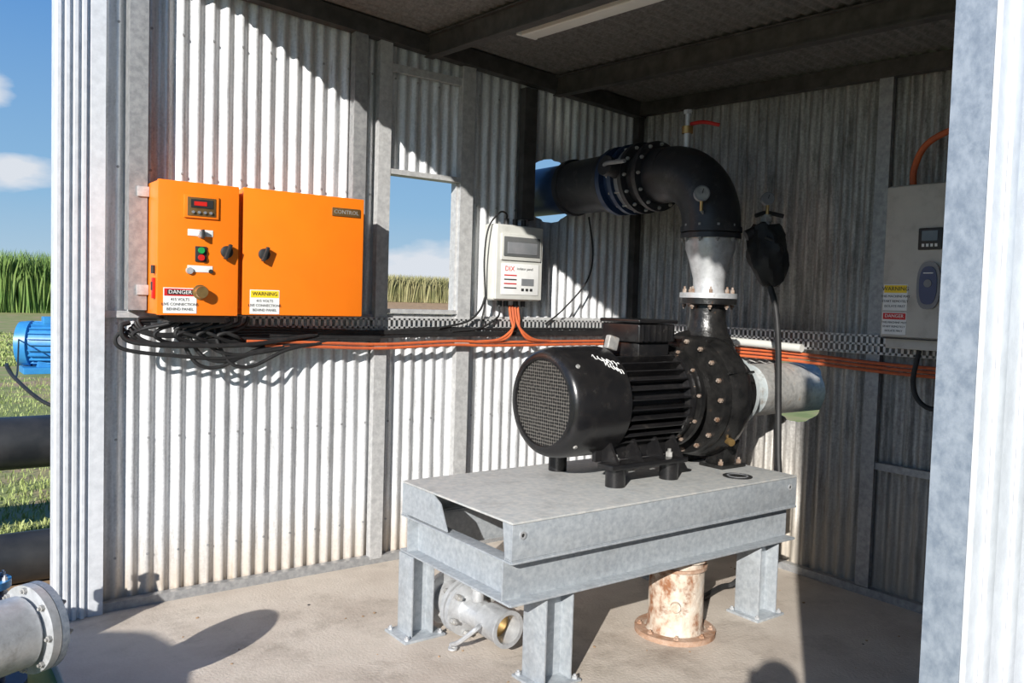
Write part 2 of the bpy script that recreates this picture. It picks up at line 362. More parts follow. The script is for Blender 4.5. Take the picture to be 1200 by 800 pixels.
def label(B,x0,x1,z0,z1,y,hd,txt):
    B.b2(x0,x1,y-.002,y,z0,z1,'lw'); h=(z1-z0)
    B.b2(x0+.004,x1-.004,y-.003,y-.0015,z1-h*.32,z1-.004,hd)
    if hd=='lr': B.b2(x0+.018,x1-.018,y-.0032,y-.003,z1-h*.27,z1-h*.08,'lk')
    B.text(txt,((x0+x1)/2,y-.0038,z1-h*.17),h*.22,'lw' if hd!='ly' else 'lk')
    for i,t in enumerate(('415 VOLTS','LIVE CONNECTIONS','BEHIND PANEL')): B.text(t,((x0+x1)/2,y-.0025,z1-h*(.46+.19*i)),h*.15,'lk')
label(B,1.04,1.195,1.492,1.615,fy,'lr','DANGER')
label(B,1.465,1.62,1.494,1.618,4.22,'ly','WARNING')
for z in (1.62,1.70): B.cyl((1.006,fy+.06,z-.02),(1.006,fy+.06,z+.02),.009,'lk',10)
for z in (2.08,1.60): B.b2(.96,1.016,YW-.115,YW-.107,z-.025,z+.025,'jamb',.003)
B.b2(1.003,1.016,fy+.05,fy+.075,1.56,1.66,'redb',.003)
B.done()

B=Bd('isolator_enclosure')
B.b2(3.07,3.46,4.35,YW-.03,1.60,2.09,'plastic',.02); B.b2(3.078,3.452,4.33,4.352,1.608,2.082,'plastic',.008)
B.b2(3.11,3.43,4.318,4.332,1.86,2.03,'plastic',.006); B.b2(3.125,3.415,4.312,4.32,1.885,2.01,'glass',.004)
B.b2(3.15,3.39,4.308,4.314,1.90,1.975,'grey',.003)
B.b2(3.12,3.42,4.326,4.33,1.64,1.84,'lw',.001)
B.text('DIX',(3.145,4.3255,1.805),.045,'lr',align='LEFT'); B.text('isolator panel',(3.24,4.3255,1.808),.024,'lk',align='LEFT')
for i in range(4): B.b2(3.14,3.24,4.325,4.327,1.76-.027*i,1.768-.027*i,'lk' if i%2 else 'lr')
B.b2(3.28,3.38,4.324,4.327,1.70,1.745,'grey'); 
for i in range(3): B.b2(3.28+.035*i,3.30+.035*i,4.324,4.327,1.665,1.682,'lk')
for x in (3.2,3.27,3.34): B.cyl((x,4.40,2.09),(x,4.40,2.13),.017,'lk',12)
for x in (3.17,3.22,3.30,3.36): B.cyl((x,4.41,1.56),(x,4.41,1.605),.017,'lk',12)
B.done()

B=Bd('variable_speed_drive')
fx=4.20
B.b2(fx+.02,XW-.08,2.03,2.39,1.47,2.26,'inv',.012); B.b2(fx,fx+.02,2.035,2.385,1.47,2.255,'inv',.012)
B.b2(XW-.085,XW-.065,2.10,2.32,1.60,2.20,'post')
B.b2(fx+.03,XW-.09,2.05,2.37,1.41,1.472,'inv',.008)
B.b2(fx-.001,fx+.01,2.04,2.38,1.462,1.468,'lk')
def yb(B,y0,y1,z0,z1,x,k,t=.004,bev=0): B.b2(x-t,x,y0,y1,z0,z1,k,bev)
yb(B,2.08,2.20,1.92,2.03,fx,'lk',.012,.005); yb(B,2.10,2.18,1.965,2.015,fx-.012,'glass',.003)
for i in range(4): yb(B,2.10+.022*i,2.113+.022*i,1.935,1.95,fx-.012,'lw',.002)
pts=[]
for i in range(28):
    a=2*math.pi*i/28; pts.append((fx-.014,2.135+.06*math.copysign(abs(math.cos(a))**.7,math.cos(a)),1.74+.12*math.copysign(abs(math.sin(a))**.8,math.sin(a))))
B.prism(pts,(.016,0,0),'grey')
pts=[(fx-.018,2.135+(p[1]-2.135)*.75,1.74+(p[2]-1.74)*.8) for p in pts]; B.prism(pts,(.005,0,0),'bluel')
B.cyl((fx-.018,2.135,1.75),(fx-.022,2.135,1.75),.020,'grey',18); yb(B,2.11,2.16,1.80,1.805,fx-.018,'lw',.002)
def labelx(B,y0,y1,z0,z1,x,hd,txt):
    yb(B,y0,y1,z0,z1,x,'lw',.002); h=z1-z0
    yb(B,y0+.004,y1-.004,z1-h*.32,z1-.004,x-.001,hd,.002); c=(y0+y1)/2
    B.text(txt,(x-.0035,c,z1-h*.17),h*.22,'lw' if hd!='ly' else 'lk','-X')
    for i,t in enumerate(('THIS MACHINE MAY','START REMOTELY','ISOLATE FIRST')): B.text(t,(x-.0025,c,z1-h*(.46+.19*i)),h*.13,'lk','-X')
labelx(B,2.245,2.375,1.61,1.745,fx,'ly','WARNING'); labelx(B,2.245,2.375,1.485,1.60,fx,'lr','DANGER')
B.done()

# ---------------------------------------------------------------- cable trays, cables, conduits
B=Bd('cable_tray')
def tray(a0,a1,z0,z1,f):
    for z in (z0,(z0+z1)/2-.006,z1-.010): f(a0,a1,z,z+.012)
    a=a0
    while a<a1: f(a,a+.014,z0,z1); a+=.034
tray(1.45,4.36,1.365,1.475,lambda a,b,c,d:B.b2(a,b,YW-.075,YW-.071,c,d,'tray'))
B.b2(1.45,4.36,YW-.071,YW-.02,1.362,1.366,'tray'); B.b2(1.45,4.36,YW-.075,YW-.02,1.475,1.479,'tray')
tray(1.6,4.36,1.365,1.470,lambda a,b,c,d:B.b2(XW-.075,XW-.071,a,b,c,d,'tray'))
B.b2(XW-.071,XW-.065,1.6,4.36,1.362,1.366,'tray')
B.done()
B=Bd('power_cables')
for i in range(9):
    x=1.10+.05*i; zl=1.30+.012*(i%4); y=4.30+.02*(i%3)
    B.tube([(x,y,1.478),(x-.01,y,1.44),(x-.12+.03*(i%3),4.33,1.41),(x-.16+.05*(i%4),4.33,1.37),(x+.05,4.37,zl+.02),(1.75,4.385,zl+.05),(2.3,4.395,1.345+.010*(i%4))],.010,'rubber',8)
for i in range(6):
    z=1.372+.009*i; zz=1.385+.016*i
    B.tube([(.93+.03*i,4.36,zz),(.90+.012*i,4.34,zz-.01),(1.06,4.33,zz-.06-.01*(i%3)),(1.5,4.37,zz-.05),(2.2,4.395,z-.01+.01*math.sin(i)),(2.7,4.398,z+.012*math.sin(2*i)),(3.6,4.398,z+.008*math.cos(i)),(4.36,4.395,z)],.008,'rubber',8)
for i,x in enumerate((1.16,1.20,1.27,1.33)):
    dz=.03*(i%3)
    B.tube([(x,4.36,1.478),(x+.01,4.35,1.36),(x+.08,4.34,1.235+dz),(x+.20,4.345,1.215+dz),(x+.40,4.36,1.30),(x+.7,4.385,1.35)],.010,'rubber',8)
B.tube([(.90,4.34,1.41),(.855,4.33,1.36),(.90,4.33,1.31),(1.1,4.33,1.28),(1.4,4.34,1.26),(1.7,4.37,1.32)],.010,'rubber',8)
B.tube([(.92,4.33,1.44),(.88,4.32,1.42),(.92,4.32,1.35),(1.15,4.31,1.33),(1.5,4.33,1.33),(1.9,4.38,1.38)],.012,'rubber',8)
B.b2(1.08,1.36,4.28,4.42,1.445,1.480,'dark',.004)
B.tube([(3.17,4.41,1.56),(3.15,4.40,1.49),(3.0,4.39,1.42),(2.8,4.39,1.40)],.007,'rubber',8)
B.tube([(3.20,4.40,2.12),(3.19,4.39,2.16),(3.12,4.37,2.16),(3.03,4.36,2.05),(3.02,4.38,1.85),(3.05,4.40,1.6),(3.02,4.40,1.45)],.006,'rubber',8)
B.tube([(3.9,4.39,2.2),(3.95,4.39,1.95),(3.9,4.39,1.75),(3.7,4.40,1.55),(3.55,4.40,1.45)],.006,'rubber',8)
B.tube([(3.05,4.40,1.62),(3.0,4.39,1.53),(2.9,4.385,1.46),(2.7,4.385,1.42)],.007,'rubber',8)
B.tube([(4.30,2.22,1.405),(4.29,2.24,1.25),(4.29,2.21,1.15),(4.29,2.13,1.11),(4.30,2.05,1.16),(4.32,2.02,1.3)],.013,'rubber',10)
B.done()
B=Bd('orange_conduits')
for i,(z,y) in enumerate(((1.335,4.375),(1.312,4.38))):
    B.tube([(1.5+.1*i,4.36,z+.01),(1.9,y,z),(2.3,y,z-.012),(2.8,y,z+.004),(3.1,y,z-.004),(3.8,y,z),(4.32,y,z)],.009,'orangec',8)
for i,x in enumerate((3.22,3.26,3.30,3.34)):
    s=-1 if i<2 else 1
    B.tube([(3.25+.022*i,4.41,1.57),(3.25+.022*i,4.39,1.49),(3.28+s*.03,4.365,1.42),(3.28+s*(.10+.04*(i%2)),4.36,1.35),(3.28+s*.3,4.375,1.335)],.009,'orangec',8)
for i,(z,x) in enumerate(((1.335,4.365),(1.312,4.37),(1.290,4.365))):
    B.tube([(x,4.33,z),(x,3.6,z+.004),(x,3.0,z),(x,2.4,z-.02),(x,1.9,z-.02)],.009,'orangec',8)
B.tube([(4.34,2.32,2.262),(4.34,2.32,2.36),(4.34,2.27,2.47),(4.34,2.16,2.53),(4.34,2.0,2.56)],.017,'orangec',10)
B.done()
B=Bd('white_conduit'); B.tube([(4.345,3.65,1.385),(4.345,3.3,1.38),(4.345,2.95,1.37)],.025,'plastic',12); B.done()

# ---------------------------------------------------------------- stand
TX0,TX1,TY0,TY1=1.95,3.81,2.58,3.46
B=Bd('steel_pump_stand')
B.b2(TX0,TX1,TY0,TY1,.720,.730,'tabletop',.003)
for y in (TY0,TY1-.008): B.b2(TX0,TX1,y,y+.008,.578,.719,'table',.002)
for x in (TX0+.002,TX1-.008):
    B.prism([(x,TY1-.008,.719),(x,TY1-.008,.578),(x,TY1-.40,.578),(x,TY1-.34,.690),(x,TY1-.28,.719)],(.006,0,0),'table')
    B.prism([(x,TY0+.008,.719),(x,TY0+.008,.578),(x,TY0+.05,.578),(x,TY0+.07,.719)],(.006,0,0),'table')
for y0,y1 in ((TY0,TY0+.05),(TY1-.05,TY1)): B.b2(TX0,TX1,y0,y1,.572,.5775,'table')
for x in (2.35,3.0,3.6): B.b2(x,x+.01,TY0+.01,TY1-.01,.60,.72,'table')
for (w0,w1,f0,f1) in ((TY0+.055,TY0+.063,TY0-.005,TY0+.06),(TY1-.063,TY1-.055,TY1-.06,TY1+.005)):
    B.b2(TX0,TX1,w0,w1,.402,.562,'table'); B.b2(TX0,TX1,f0,f1,.562,.571,'table',.002); B.b2(TX0,TX1,f0,f1,.392,.402,'table',.002)
for (w0,w1,f0,f1) in ((TX0+.055,TX0+.063,TX0-.005,TX0+.06),(TX1-.063,TX1-.055,TX1-.06,TX1+.005)):
    B.b2(w0,w1,TY0+.063,TY1-.063,.395,.570,'table'); B.b2(f0,f1,TY0,TY1,.5625,.5705,'table',.002); B.b2(f0,f1,TY0,TY1,.3925,.4015,'table',.002)
def hleg(x0,x1,y0,y1):
    B.b2(x0,x0+.008,y0,y1,.012,.392,'table',.001); B.b2(x1-.008,x1,y0,y1,.012,.392,'table',.001)
    B.b2(x0+.008,x1-.008,(y0+y1)/2-.004,(y0+y1)/2+.004,.012,.392,'table')
    cx,cy=(x0+x1)/2,(y0+y1)/2; B.b2(cx-.11,cx+.11,cy-.10,cy+.10,0,.012,'table',.002)
    for sx in (-1,1):
        for sy in (-1,1): B.bolts((cx+sx*.09,cy+sy*.08,.012),(0,0,1),0,1,.012,.02,'alu')
hleg(2.15,2.30,2.60,2.75); hleg(1.94,2.06,3.33,3.46); hleg(3.56,3.71,2.60,2.75); hleg(3.56,3.71,3.30,3.45)
for x,z in ((2.0,.675),(3.75,.675)):
    B.ring((x,TY0-.002,z),(0,-1,0),.008,.016,.003,'alu',20); B.cyl((x,TY0+.002,z),(x,TY0-.003,z),.010,'lk',16)
for x in (2.2,2.9,3.5):
    B.bolts((x,TY0+.03,.571),(0,0,1),0,1,.011,.012,'alu')
B.lathe((3.50,2.72,.7305),(0,0,1),[(0,.075),(.004,.075),(.004,.0)],'rubber',32,True,False)
B.ring((3.50,2.72,.7345),(0,0,1),.045,.055,.002,'grey',32)
B.done()

# ---------------------------------------------------------------- motor + pump
B=Bd('electric_pump_motor')
MX=2.475
O=(MX,PY,PZ); X=(1,0,0)
B.lathe(O,X,[(.012,.0001),(.012,.205)],'guard',48,False,False)
B.lathe(O,X,[(.012,.205),(.0,.208),(.0,.222),(.006,.238),(.02,.252),(.045,.262),(.09,.268),(.325,.270),(.34,.268),(.34,.258),(.32,.255)],'black',56,False,False)
B.lathe(O,X,[(.02,.20),(.32,.255)],'lk',40)
B.lathe(O,X,[(.32,.215),(.775,.215)],'black',48)
for i in range(34):
    a=2*math.pi*(i+.5)/34
    c,s_=math.cos(a),math.sin(a)
    if s_<-.75 or s_>.93: continue
    R=Matrix.Rotation(a,3,'X'); B.box((MX+.555,PY+c*.238,PZ+s_*.238),(.41,.055,.008),'black',.002,R)
B.lathe(O,X,[(.76,.24),(.765,.252),(.81,.252),(.815,.245),(.822,.20)],'black',48)
B.bolts((3.285,PY,PZ),(-1,0,0),.242,8,.011,.02,'rustbolt',.3)
for a in [math.pi*(.25+.5*k) for k in range(4)]:
    B.lathe((MX+.06,PY+math.cos(a)*.262,PZ+math.sin(a)*.262),(0,math.cos(a),math.sin(a)),[(0,.012),(.008,.010)],'galvp',8)
B.b2(2.98,3.20,PY-.13,PY+.13,PZ+.215,PZ+.29,'black',.01); B.b2(2.96,3.22,PY-.15,PY+.12,PZ+.29,PZ+.385,'black',.012); B.b2(2.95,3.23,PY-.16,PY+.13,PZ+.388,PZ+.408,'black',.008)
for i in range(6): B.b2(2.98+.042*i,2.99+.042*i,PY-.158,PY-.149,PZ+.30,PZ+.38,'black')
B.box((2.89,PY-.03,PZ+.285),(.07,.035,.07),'galvp',.010,Matrix.Rotation(.25,3,'Y'))
for sy in (-1,1):
    y=PY+sy*.215
    B.b2(2.70,3.22,y-.055,y+.055,.815,.842,'black',.006)
    for x in (2.74,2.90,3.05,3.18):
        B.prism([(x,y+sy*.045,.842),(x,y-sy*.10,.842),(x,y-sy*.10,.97),(x,y-sy*.04,.97)],(.016,0,0),'black')
    B.b2(2.70,3.22,y-sy*.08-.012,y-sy*.08+.012,.84,.98,'black',.003)
    for x in (2.77,3.14):
        B.cyl((x,y,.7305),(x,y,.815),.048,'black',24); B.bolts((x,y,.842),(0,0,1),0,1,.018,.04,'galvp')
def oncowl(x,ang,r=.2705): return (x,PY-math.cos(ang)*r,PZ+math.sin(ang)*r)
for row,(a0,xs,xe) in enumerate(((1.02,2.66,2.79),(.86,2.70,2.79))):
    P=[]
    for i in range(26):
        t=i/25; P.append(oncowl(xs+(xe-xs)*t+.006*math.sin(t*40),a0-.25*t+(.055)*math.sin(t*34+row)))
    B.tube(P,.0018,'lw',6,3)
B.done()

B=Bd('centrifugal_pump')
B.lathe((3.298,PY,PZ),X,[(0,.20),(0,.275),(.03,.275),(.035,.23),(.125,.21),(.13,.30)],'blackp',56)
B.bolts((3.298,PY,PZ),(-1,0,0),.262,12,.010,.018,'rustbolt',.1)
B.lathe((3.43,PY,PZ),X,[(0,.10),(0,.318),(.035,.325),(.045,.325),(.048,.30)],'blackp',64)
B.bolts((3.428,PY,PZ),(-1,0,0),.295,18,.013,.024,'rustbolt')
B.bolts((3.40,PY,PZ),(-1,0,0),.19,10,.011,.02,'rustbolt')
seg=64; prof=[(0.0,.27),(.01,.30),(.05,.325),(.11,.335),(.17,.32),(.22,.28),(.25,.22),(.27,.17)]
vs=[];fs=[]
for t,r in prof:
    for i in range(seg):
        a=2*math.pi*i/seg; g=1+.07*(((a-math.pi/2)/(2*math.pi))%1)*(1 if r>.26 else .3)
        vs.append((3.47+t,PY+math.cos(a)*r*g,PZ+math.sin(a)*r*g-.0))
for j in range(len(prof)-1):
    for i in range(seg): fs.append([j*seg+i,j*seg+(i+1)%seg,(j+1)*seg+(i+1)%seg,(j+1)*seg+i])
B.add(vs,fs,'blackp')
B.lathe((3.72,PY,PZ),X,[(0,.20),(.03,.16),(.08,.15),(.08,.205),(.115,.205),(.115,.10)],'blackp',48)
B.bolts((3.80,PY,PZ),(-1,0,0),.18,8,.012,.02,'rustbolt')
B.lathe((PX,PY,1.36),(0,0,1),[(0,.16),(.05,.145),(.10,.115),(.17,.10),(.25,.10),(.255,.155),(.285,.155),(.285,.05)],'blackp',40)
B.bolts((PX,PY,1.612),(0,0,-1),.13,8,.012,.025,'rustbolt')
for a in (.5,1.2,2.0,2.7):
    B.box((3.58,PY+math.cos(a)*.29,PZ+math.sin(a)*.29),(.20,.012,.09),'blackp',.003,Matrix.Rotation(a,3,'X')@Matrix.Rotation(math.pi/2,3,'X'))
B.b2(3.56,3.76,PY-.21,PY-.05,.7305,.75,'blackp',.004); B.b2(3.56,3.76,PY+.05,PY+.21,.7305,.75,'blackp',.004)
for sy in (-1,1):
    B.prism([(3.60,PY+sy*.17,.75),(3.60,PY+sy*.06,.75),(3.60,PY+sy*.09,.90),(3.60,PY+sy*.20,.88)],(.11,0,0),'blackp')
    for x in (3.585,3.735): B.bolts((x,PY+sy*.18,.75),(0,0,1),0,1,.014,.03,'rustbolt')
B.lathe((3.55,PY-.24,PZ-.22),(-.3,-1,-.2),[(0,.02),(.05,.02)],'brass',10)
B.done()

B=Bd('suction_pipe')
B.lathe((3.836,PY,PZ),X,[(0,.08),(0,.205),(.03,.205),(.03,.135),(.10,.14),(.16,.150),(.17,.155),(.18,.15)],'lgrey',48)
B.bolts((3.868,PY,PZ),(1,0,0),.178,8,.012,.02,'galvp')
B.lathe((4.01,PY,PZ),X,[(0,.14),(0,.153),(.90,.153),(.90,.14),(0.02,.14)],'galvp',48,False,False)
B.lathe((4.9,PY,PZ),X,[(0,.20),(.03,.20),(.03,.0)],'galvp',40,True,False)
B.b2(4.86,4.98,PY-.06,PY+.06,-.06,PZ-.13,'galvp')
B.done()

# ---------------------------------------------------------------- discharge pipework
B=Bd('discharge_pipe')
Z=(0,0,1)
B.lathe((PX,PY,1.647),Z,[(0,.06),(0,.157),(.028,.157),(.030,.088),(.05,.085),(.11,.088),(.22,.118),(.27,.135),(.33,.137),(.335,.12)],'alu',44)
B.bolts((PX,PY,1.675),Z,.13,8,.012,.035,'rustbolt')
B.lathe((PX,PY,1.975),Z,[(0,.13),(0,.165),(.026,.165),(.026,.14),(.034,.14),(.034,.168),(.062,.168),(.062,.15)],'pipeb',44)
B.bolts((PX,PY,2.037),Z,.152,10,.011,.022,'galvp'); B.bolts((PX,PY,1.975),(0,0,-1),.152,10,.011,.022,'galvp')
P=[(PX,PY,2.02)]
Rb=.31
for i in range(0,19):
    a=math.pi/2*i/18; P.append((PX,PY+Rb*(1-math.cos(a)),2.05+Rb*math.sin(a)))
B.tube(P,.16,'pipeb',40,smooth=False)
y0=PY+Rb
Yd=(0,1,0)
B.lathe((PX,y0,HZ),Yd,[(0,.16),(.09,.162),(.095,.205),(.125,.205),(.13,.165),(.20,.170),(.205,.212),(.235,.212)],'pipeb',48)
B.lathe((PX,y0+.237,HZ),Yd,[(0,.17),(.002,.19),(.05,.192),(.055,.17)],'grey',48)
B.lathe((PX,y0+.292,HZ),Yd,[(0,.15),(.0,.212),(.03,.212),(.035,.175),(.10,.175),(.105,.21),(.14,.21),(.145,.165)],'navy',48)
B.lathe((PX,y0+.437,HZ),Yd,[(0,.162),(.02,.19),(.05,.192),(.06,.175),(.40,.172),(.405,.185),(.44,.185),(.445,.163)],'pipeb',48)
B.bolts((PX,y0+.092,HZ),(0,-1,0),.186,12,.011,.02,'galvp'); B.bolts((PX,y0+.20,HZ),(0,-1,0),.192,12,.011,.02,'galvp'); B.bolts((PX,y0+.29,HZ),(0,-1,0),.195,12,.006,.006,'galvp')
for i in range(12):
    a=2*math.pi*i/12; B.cyl((PX+.194*math.cos(a),y0+.19,HZ+.194*math.sin(a)),(PX+.194*math.cos(a),y0+.345,HZ+.194*math.sin(a)),.007,'galvp',8)
B.lathe((PX-.19,y0+.26,HZ+.03),(-1,0,.2),[(0,.05),(.06,.045),(.07,.06),(.10,.06),(.10,.0)],'pipeb',24,True,False)
B.tube([(PX-.29,y0+.26,HZ+.05),(PX-.32,y0+.20,HZ+.05),(PX-.33,y0+.05,HZ+.045)],.012,'grey',8)
B.cyl((PX,4.25,HZ),(PX,5.0,HZ),.162,'navy',40)
P=[(PX,4.98,HZ)]
for i in range(13):
    a=math.pi/2*i/12; P.append((PX,5.0+.3*math.sin(a),HZ-.3*(1-math.cos(a))))
P.append((PX,5.3,-.05)); B.tube(P,.162,'poly',36,smooth=False)
B.cyl((PX,3.28,2.46),(PX,3.28,2.59),.020,'alu',14); B.cyl((PX,3.28,2.58),(PX,3.28,2.62),.032,'brass',14); B.cyl((PX,3.28,2.62),(PX,3.28,2.70),.016,'alu',12); B.lathe((PX,3.28,2.69),Z,[(0,.026),(.022,.026)],'alu',6)
B.tube([(PX,3.28,2.63),(PX+.06,3.22,2.645),(PX+.13,3.16,2.63)],.011,'redb',8)
B.done()
def gauge(B,p,d,r,stem,face='lw'):
    d=V(d).normalized(); B.lathe(V(p)-d*.02,d,[(0,r*.9),(0,r),(.03,r),(.032,r*.88),(.026,r*.86)],'grey',28,True,False)
    B.lathe(V(p)+d*.005,d,[(0,r*.87),(.001,.0001)],face,28,False,False)
    B.cyl(V(p)+V((0,0,-r-.05)),V(p)+V((0,0,-r+.005)),.009,'brass',10)
    B.tube([V(p)+V((0,0,-r-.045)),V(stem)],.008,'galvp',8,smooth=False)
    _,u,w=basis(d); B.tube([V(p)+d*.008,V(p)+d*.008+w*r*.6+u*r*.2],.002,'lk',6,smooth=False)
B=Bd('pressure_gauge'); gauge(B,(3.46,3.0,2.20),(-.6,-.75,.1),.042,(3.50,3.02,2.10),'galvp'); B.done()
B=Bd('wrapped_air_valve')
vc=V((3.90,2.91,1.93))
B.tube([(3.81,2.975,2.0),(3.86,2.94,2.03),(3.90,2.91,2.06)],.03,'pipeb',12)
vs=[];fs=[];ns=28;nr=22
for j in range(nr+1):
    t=j/nr; z=vc.z+.13-.33*t; rr=.045+.062*math.sin(math.pi*min(1,t*.92+.08))**.7; cx=vc.x+.03*t+.01*math.sin(t*7); cy=vc.y-.02*t
    for i in range(ns):
        a=2*math.pi*i/ns; q=rr*(1+.13*math.sin(3*a+5*t)+.08*math.sin(7*a-9*t)+.06*(random.random()-.5))
        vs.append((cx+q*math.cos(a),cy+q*math.sin(a),z+.01*math.sin(4*a)))
for j in range(nr):
    for i in range(ns): fs.append([j*ns+i,j*ns+(i+1)%ns,(j+1)*ns+(i+1)%ns,(j+1)*ns+i])
fs.append(list(range(ns))); fs.append([nr*ns+i for i in range(ns)])
B.add(vs,fs,'rubber')
B.tube([vc+V((-.07,-.05,.06)),vc+V((-.02,-.11,.02)),vc+V((.08,-.07,-.03))],.010,'rubber',8)
B.cyl(vc+V((0,0,.10)),vc+V((0,0,.19)),.024,'galvp',12); B.lathe(vc+V((0,0,.15)),(0,0,1),[(0,.035),(.025,.035)],'galvp',6)
B.tube([vc+V((-.07,.02,.18)),vc+V((0,0,.20)),vc+V((.08,-.05,.185))],.012,'pipeb',8)
gauge(B,vc+V((-.01,-.01,.275)),(-.6,-.75,.1),.036,vc+V((0,0,.19)),'grey')
B.done()
B=Bd('drain_hose')
P=smoothpath([(3.93,2.89,1.725),(3.95,2.86,1.60),(3.96,2.84,1.40),(3.97,2.83,1.1),(3.95,2.80,.8),(3.93,2.77,.55),(3.88,2.80,.35),(3.84,2.95,.06),(3.75,3.0,.018),(3.45,2.93,.018),(3.3,3.0,.018)],8)
B.tube(P,.017,'rubber',10,smooth=False); B.done()

# ---------------------------------------------------------------- under the stand
B=Bd('rusty_standpipe')
c=(3.09,2.74,0)
B.lathe(c,Z,[(0,.195),(.02,.195),(.022,.14),(.05,.134),(.37,.134),(.374,.15),(.382,.15),(.382,.02)],'rust',44)
B.lathe(c,Z,[(0.0,.197),(.024,.197),(.024,.15)],'rustd',44,False,False)
B.bolts((c[0],c[1],.022),Z,.172,8,.013,.02,'rustd')
B.lathe((c[0],c[1],.33),Z,[(0,.134),(.0,.146),(.014,.146),(.014,.134)],'rustd',44,False,False)
B.lathe((2.995,2.655,.17),(-.75,-.66,0),[(0,.025),(.03,.024)],'rust',14)
B.done()
B=Bd('flanged_pipe_coupling')
o=V((2.19,3.43,.137)); d=V((.03,-1,-.01)).normalized()
B.lathe(o,d,[(0,.09),(0,.13),(.025,.13),(.027,.085),(.13,.082),(.14,.10),(.145,.130),(.17,.130),(.171,.10)],'alu',40)
B.lathe(o+d*.185,d,[(0,.10),(0,.13),(.025,.13),(.03,.07),(.12,.065),(.16,.06),(.165,.075),(.19,.078),(.30,.078),(.31,.085),(.32,.085),(.32,.066),(.10,.06)],'alu',40,True,False)
B.lathe(o+d*.42,d,[(0,.064),(.004,.0001)],'brass',30,False,False)
B.bolts(o,-d,.11,6,.013,.02,'galvp'); 
for i in range(6):
    _,u,w=basis(d); a=2*math.pi*i/6+.3; p=o+(u*math.cos(a)+w*math.sin(a))*.112
    B.cyl(p+d*.12,p+d*.25,.008,'galvp',8); B.lathe(p+d*.12,d,[(0,.015),(.02,.015)],'galvp',6); B.lathe(p+d*.215,d,[(0,.015),(.02,.015)],'galvp',6)
for s_ in (-1,1):
    B.tube([o+d*.40+V((s_*.08,0,0)),o+d*.43+V((s_*.13,0,.0)),o+d*.36+V((s_*.16,0,-.07)),o+d*.28+V((s_*.15,0,-.115))],.011,'alu',8)
    B.ring(o+d*.30+V((s_*.155,0,-.127)),(0,0,1),.012,.022,.008,'alu',16)
B.lathe(o+d*.27+V((0,0,.06)),(0,0,1),[(0,.03),(.05,.028),(.055,.035),(.07,.035)],'alu',16)
B.done()

# ---------------------------------------------------------------- outside left
B=Bd('flanged_pipe')
o=V((.385,3.20,.44)); d=V((-.9,-.43,0)).normalized()
B.lathe(o,d,[(0,.09),(0,.150),(.03,.150),(.032,.10),(.05,.120),(1.4,.120)],'alu',44,False,True)
B.lathe(o-d*.028,d,[(0,.0001),(0,.150),(.026,.150)],'col',44,False,False)
B.bolts(o-d*.03,-d,.130,8,.011,.02,'galvp'); B.bolts(o+d*.03,d,.135,8,.011,.02,'galvp')
for t in (.35,1.1):
    p=o+d*t; B.b2(p.x-.05,p.x+.05,p.y-.05,p.y+.05,-.06,.33,'galvp')
B.done()
B=Bd('blue_gate_valve')
o=V((.30,3.95,-.06))
B.lathe(o,Z,[(0,.15),(.03,.15),(.03,.07),(.2,.07),(.3,.09),(.40,.08),(.42,.06),(.43,.09),(.455,.09),(.46,.05),(.52,.03),(.56,.02)],'navy',32)
B.lathe(o+V((0,0,.428)),Z,[(0,.092),(.03,.092)],'blue',32)
B.bolts(o+V((0,0,.457)),Z,.075,6,.011,.022,'alu')
B.lathe(o+V((-.2,0,.33)),X,[(0,.10),(.025,.10),(.025,.07),(.24,.07)],'blue',32)
B.box(tuple(o+V((0,0,.57))),(.09,.03,.03),'alu',.004)
B.done()
B=Bd('poly_pipe'); B.cyl((-3,6.0,.62),(1.9,6.0,.62),.165,'poly',40)
for x in (-1.5,.4,1.7): B.b2(x-.06,x+.06,5.9,6.1,-.06,.46,'galvp')
B.done()
B=Bd('poly_pipe'); B.cyl((-3,5.3,.09),(3.4,5.3,.09),.14,'poly',40); B.done()
B=Bd('blue_electric_motor')
o=V((1.98,18.6,.50)); d=V((1,-.45,0)).normalized()
B.lathe(o,d,[(0,.25),(0.02,.42),(.22,.44),(.24,.38),(.9,.38),(.92,.42),(1.0,.42),(1.1,.2),(1.3,.2)],'blue',40)
B.lathe(o-d*.004,d,[(0,.0001),(0,.24)],'grey',30,False,False)
for i in range(24):
    a=2*math.pi*i/24; _,u,w=basis(d); rad=u*math.cos(a)+w*math.sin(a); p=o+d*.57+rad*.40
    R=Matrix((d,rad,d.cross(rad))).transposed(); B.box(tuple(p),(.62,.07,.02),'blue',0,R)
B.box(tuple(o+d*.55+V((0,0,.45))),(.3,.3,.15),'blue',.02); B.box(tuple(o+d*.55+V((0,0,-.50))),(1.0,.7,.12),'blue',.01)
B.box(tuple(o+d*.55+V((0,0,-.40))),(.5,.4,.14),'blue',.01)
B.done()
B=Bd('motor_cable'); B.tube([(1.93,18.3,.6),(1.35,13,.4),(.76,8,.95),(.70,7,.95),(.80,6.3,.84),(.95,6.0,.80),(1.1,6.0,.80)],.013,'rubber',8); B.done()
B=Bd('added_shadow_tank')  # unseen tank, added only to cast the shadow on the slab's left
B.lathe((-1.78,2.08,-.06),Z,[(0,.60),(.02,.62),(.4,.62),(.42,.635),(.46,.635),(.48,.62),(1.15,.62),(1.22,.58),(1.30,.42),(1.36,.2),(1.36,.0001)],'unseen_tank',48,True,False)
B.lathe((-1.78,2.08,1.29),Z,[(0,.2),(.05,.2),(.06,.17)],'unseen_tank',30); B.done()
B=Bd('dirt_patch'); vs=[(.5,5.0,-.052)]; 
for i in range(40):
    a=2*math.pi*i/40; q=1+.18*math.sin(3*a)+.1*math.sin(7*a+1); vs.append((.5+3.0*q*math.cos(a),5.0+.75*q*math.sin(a),-.054))
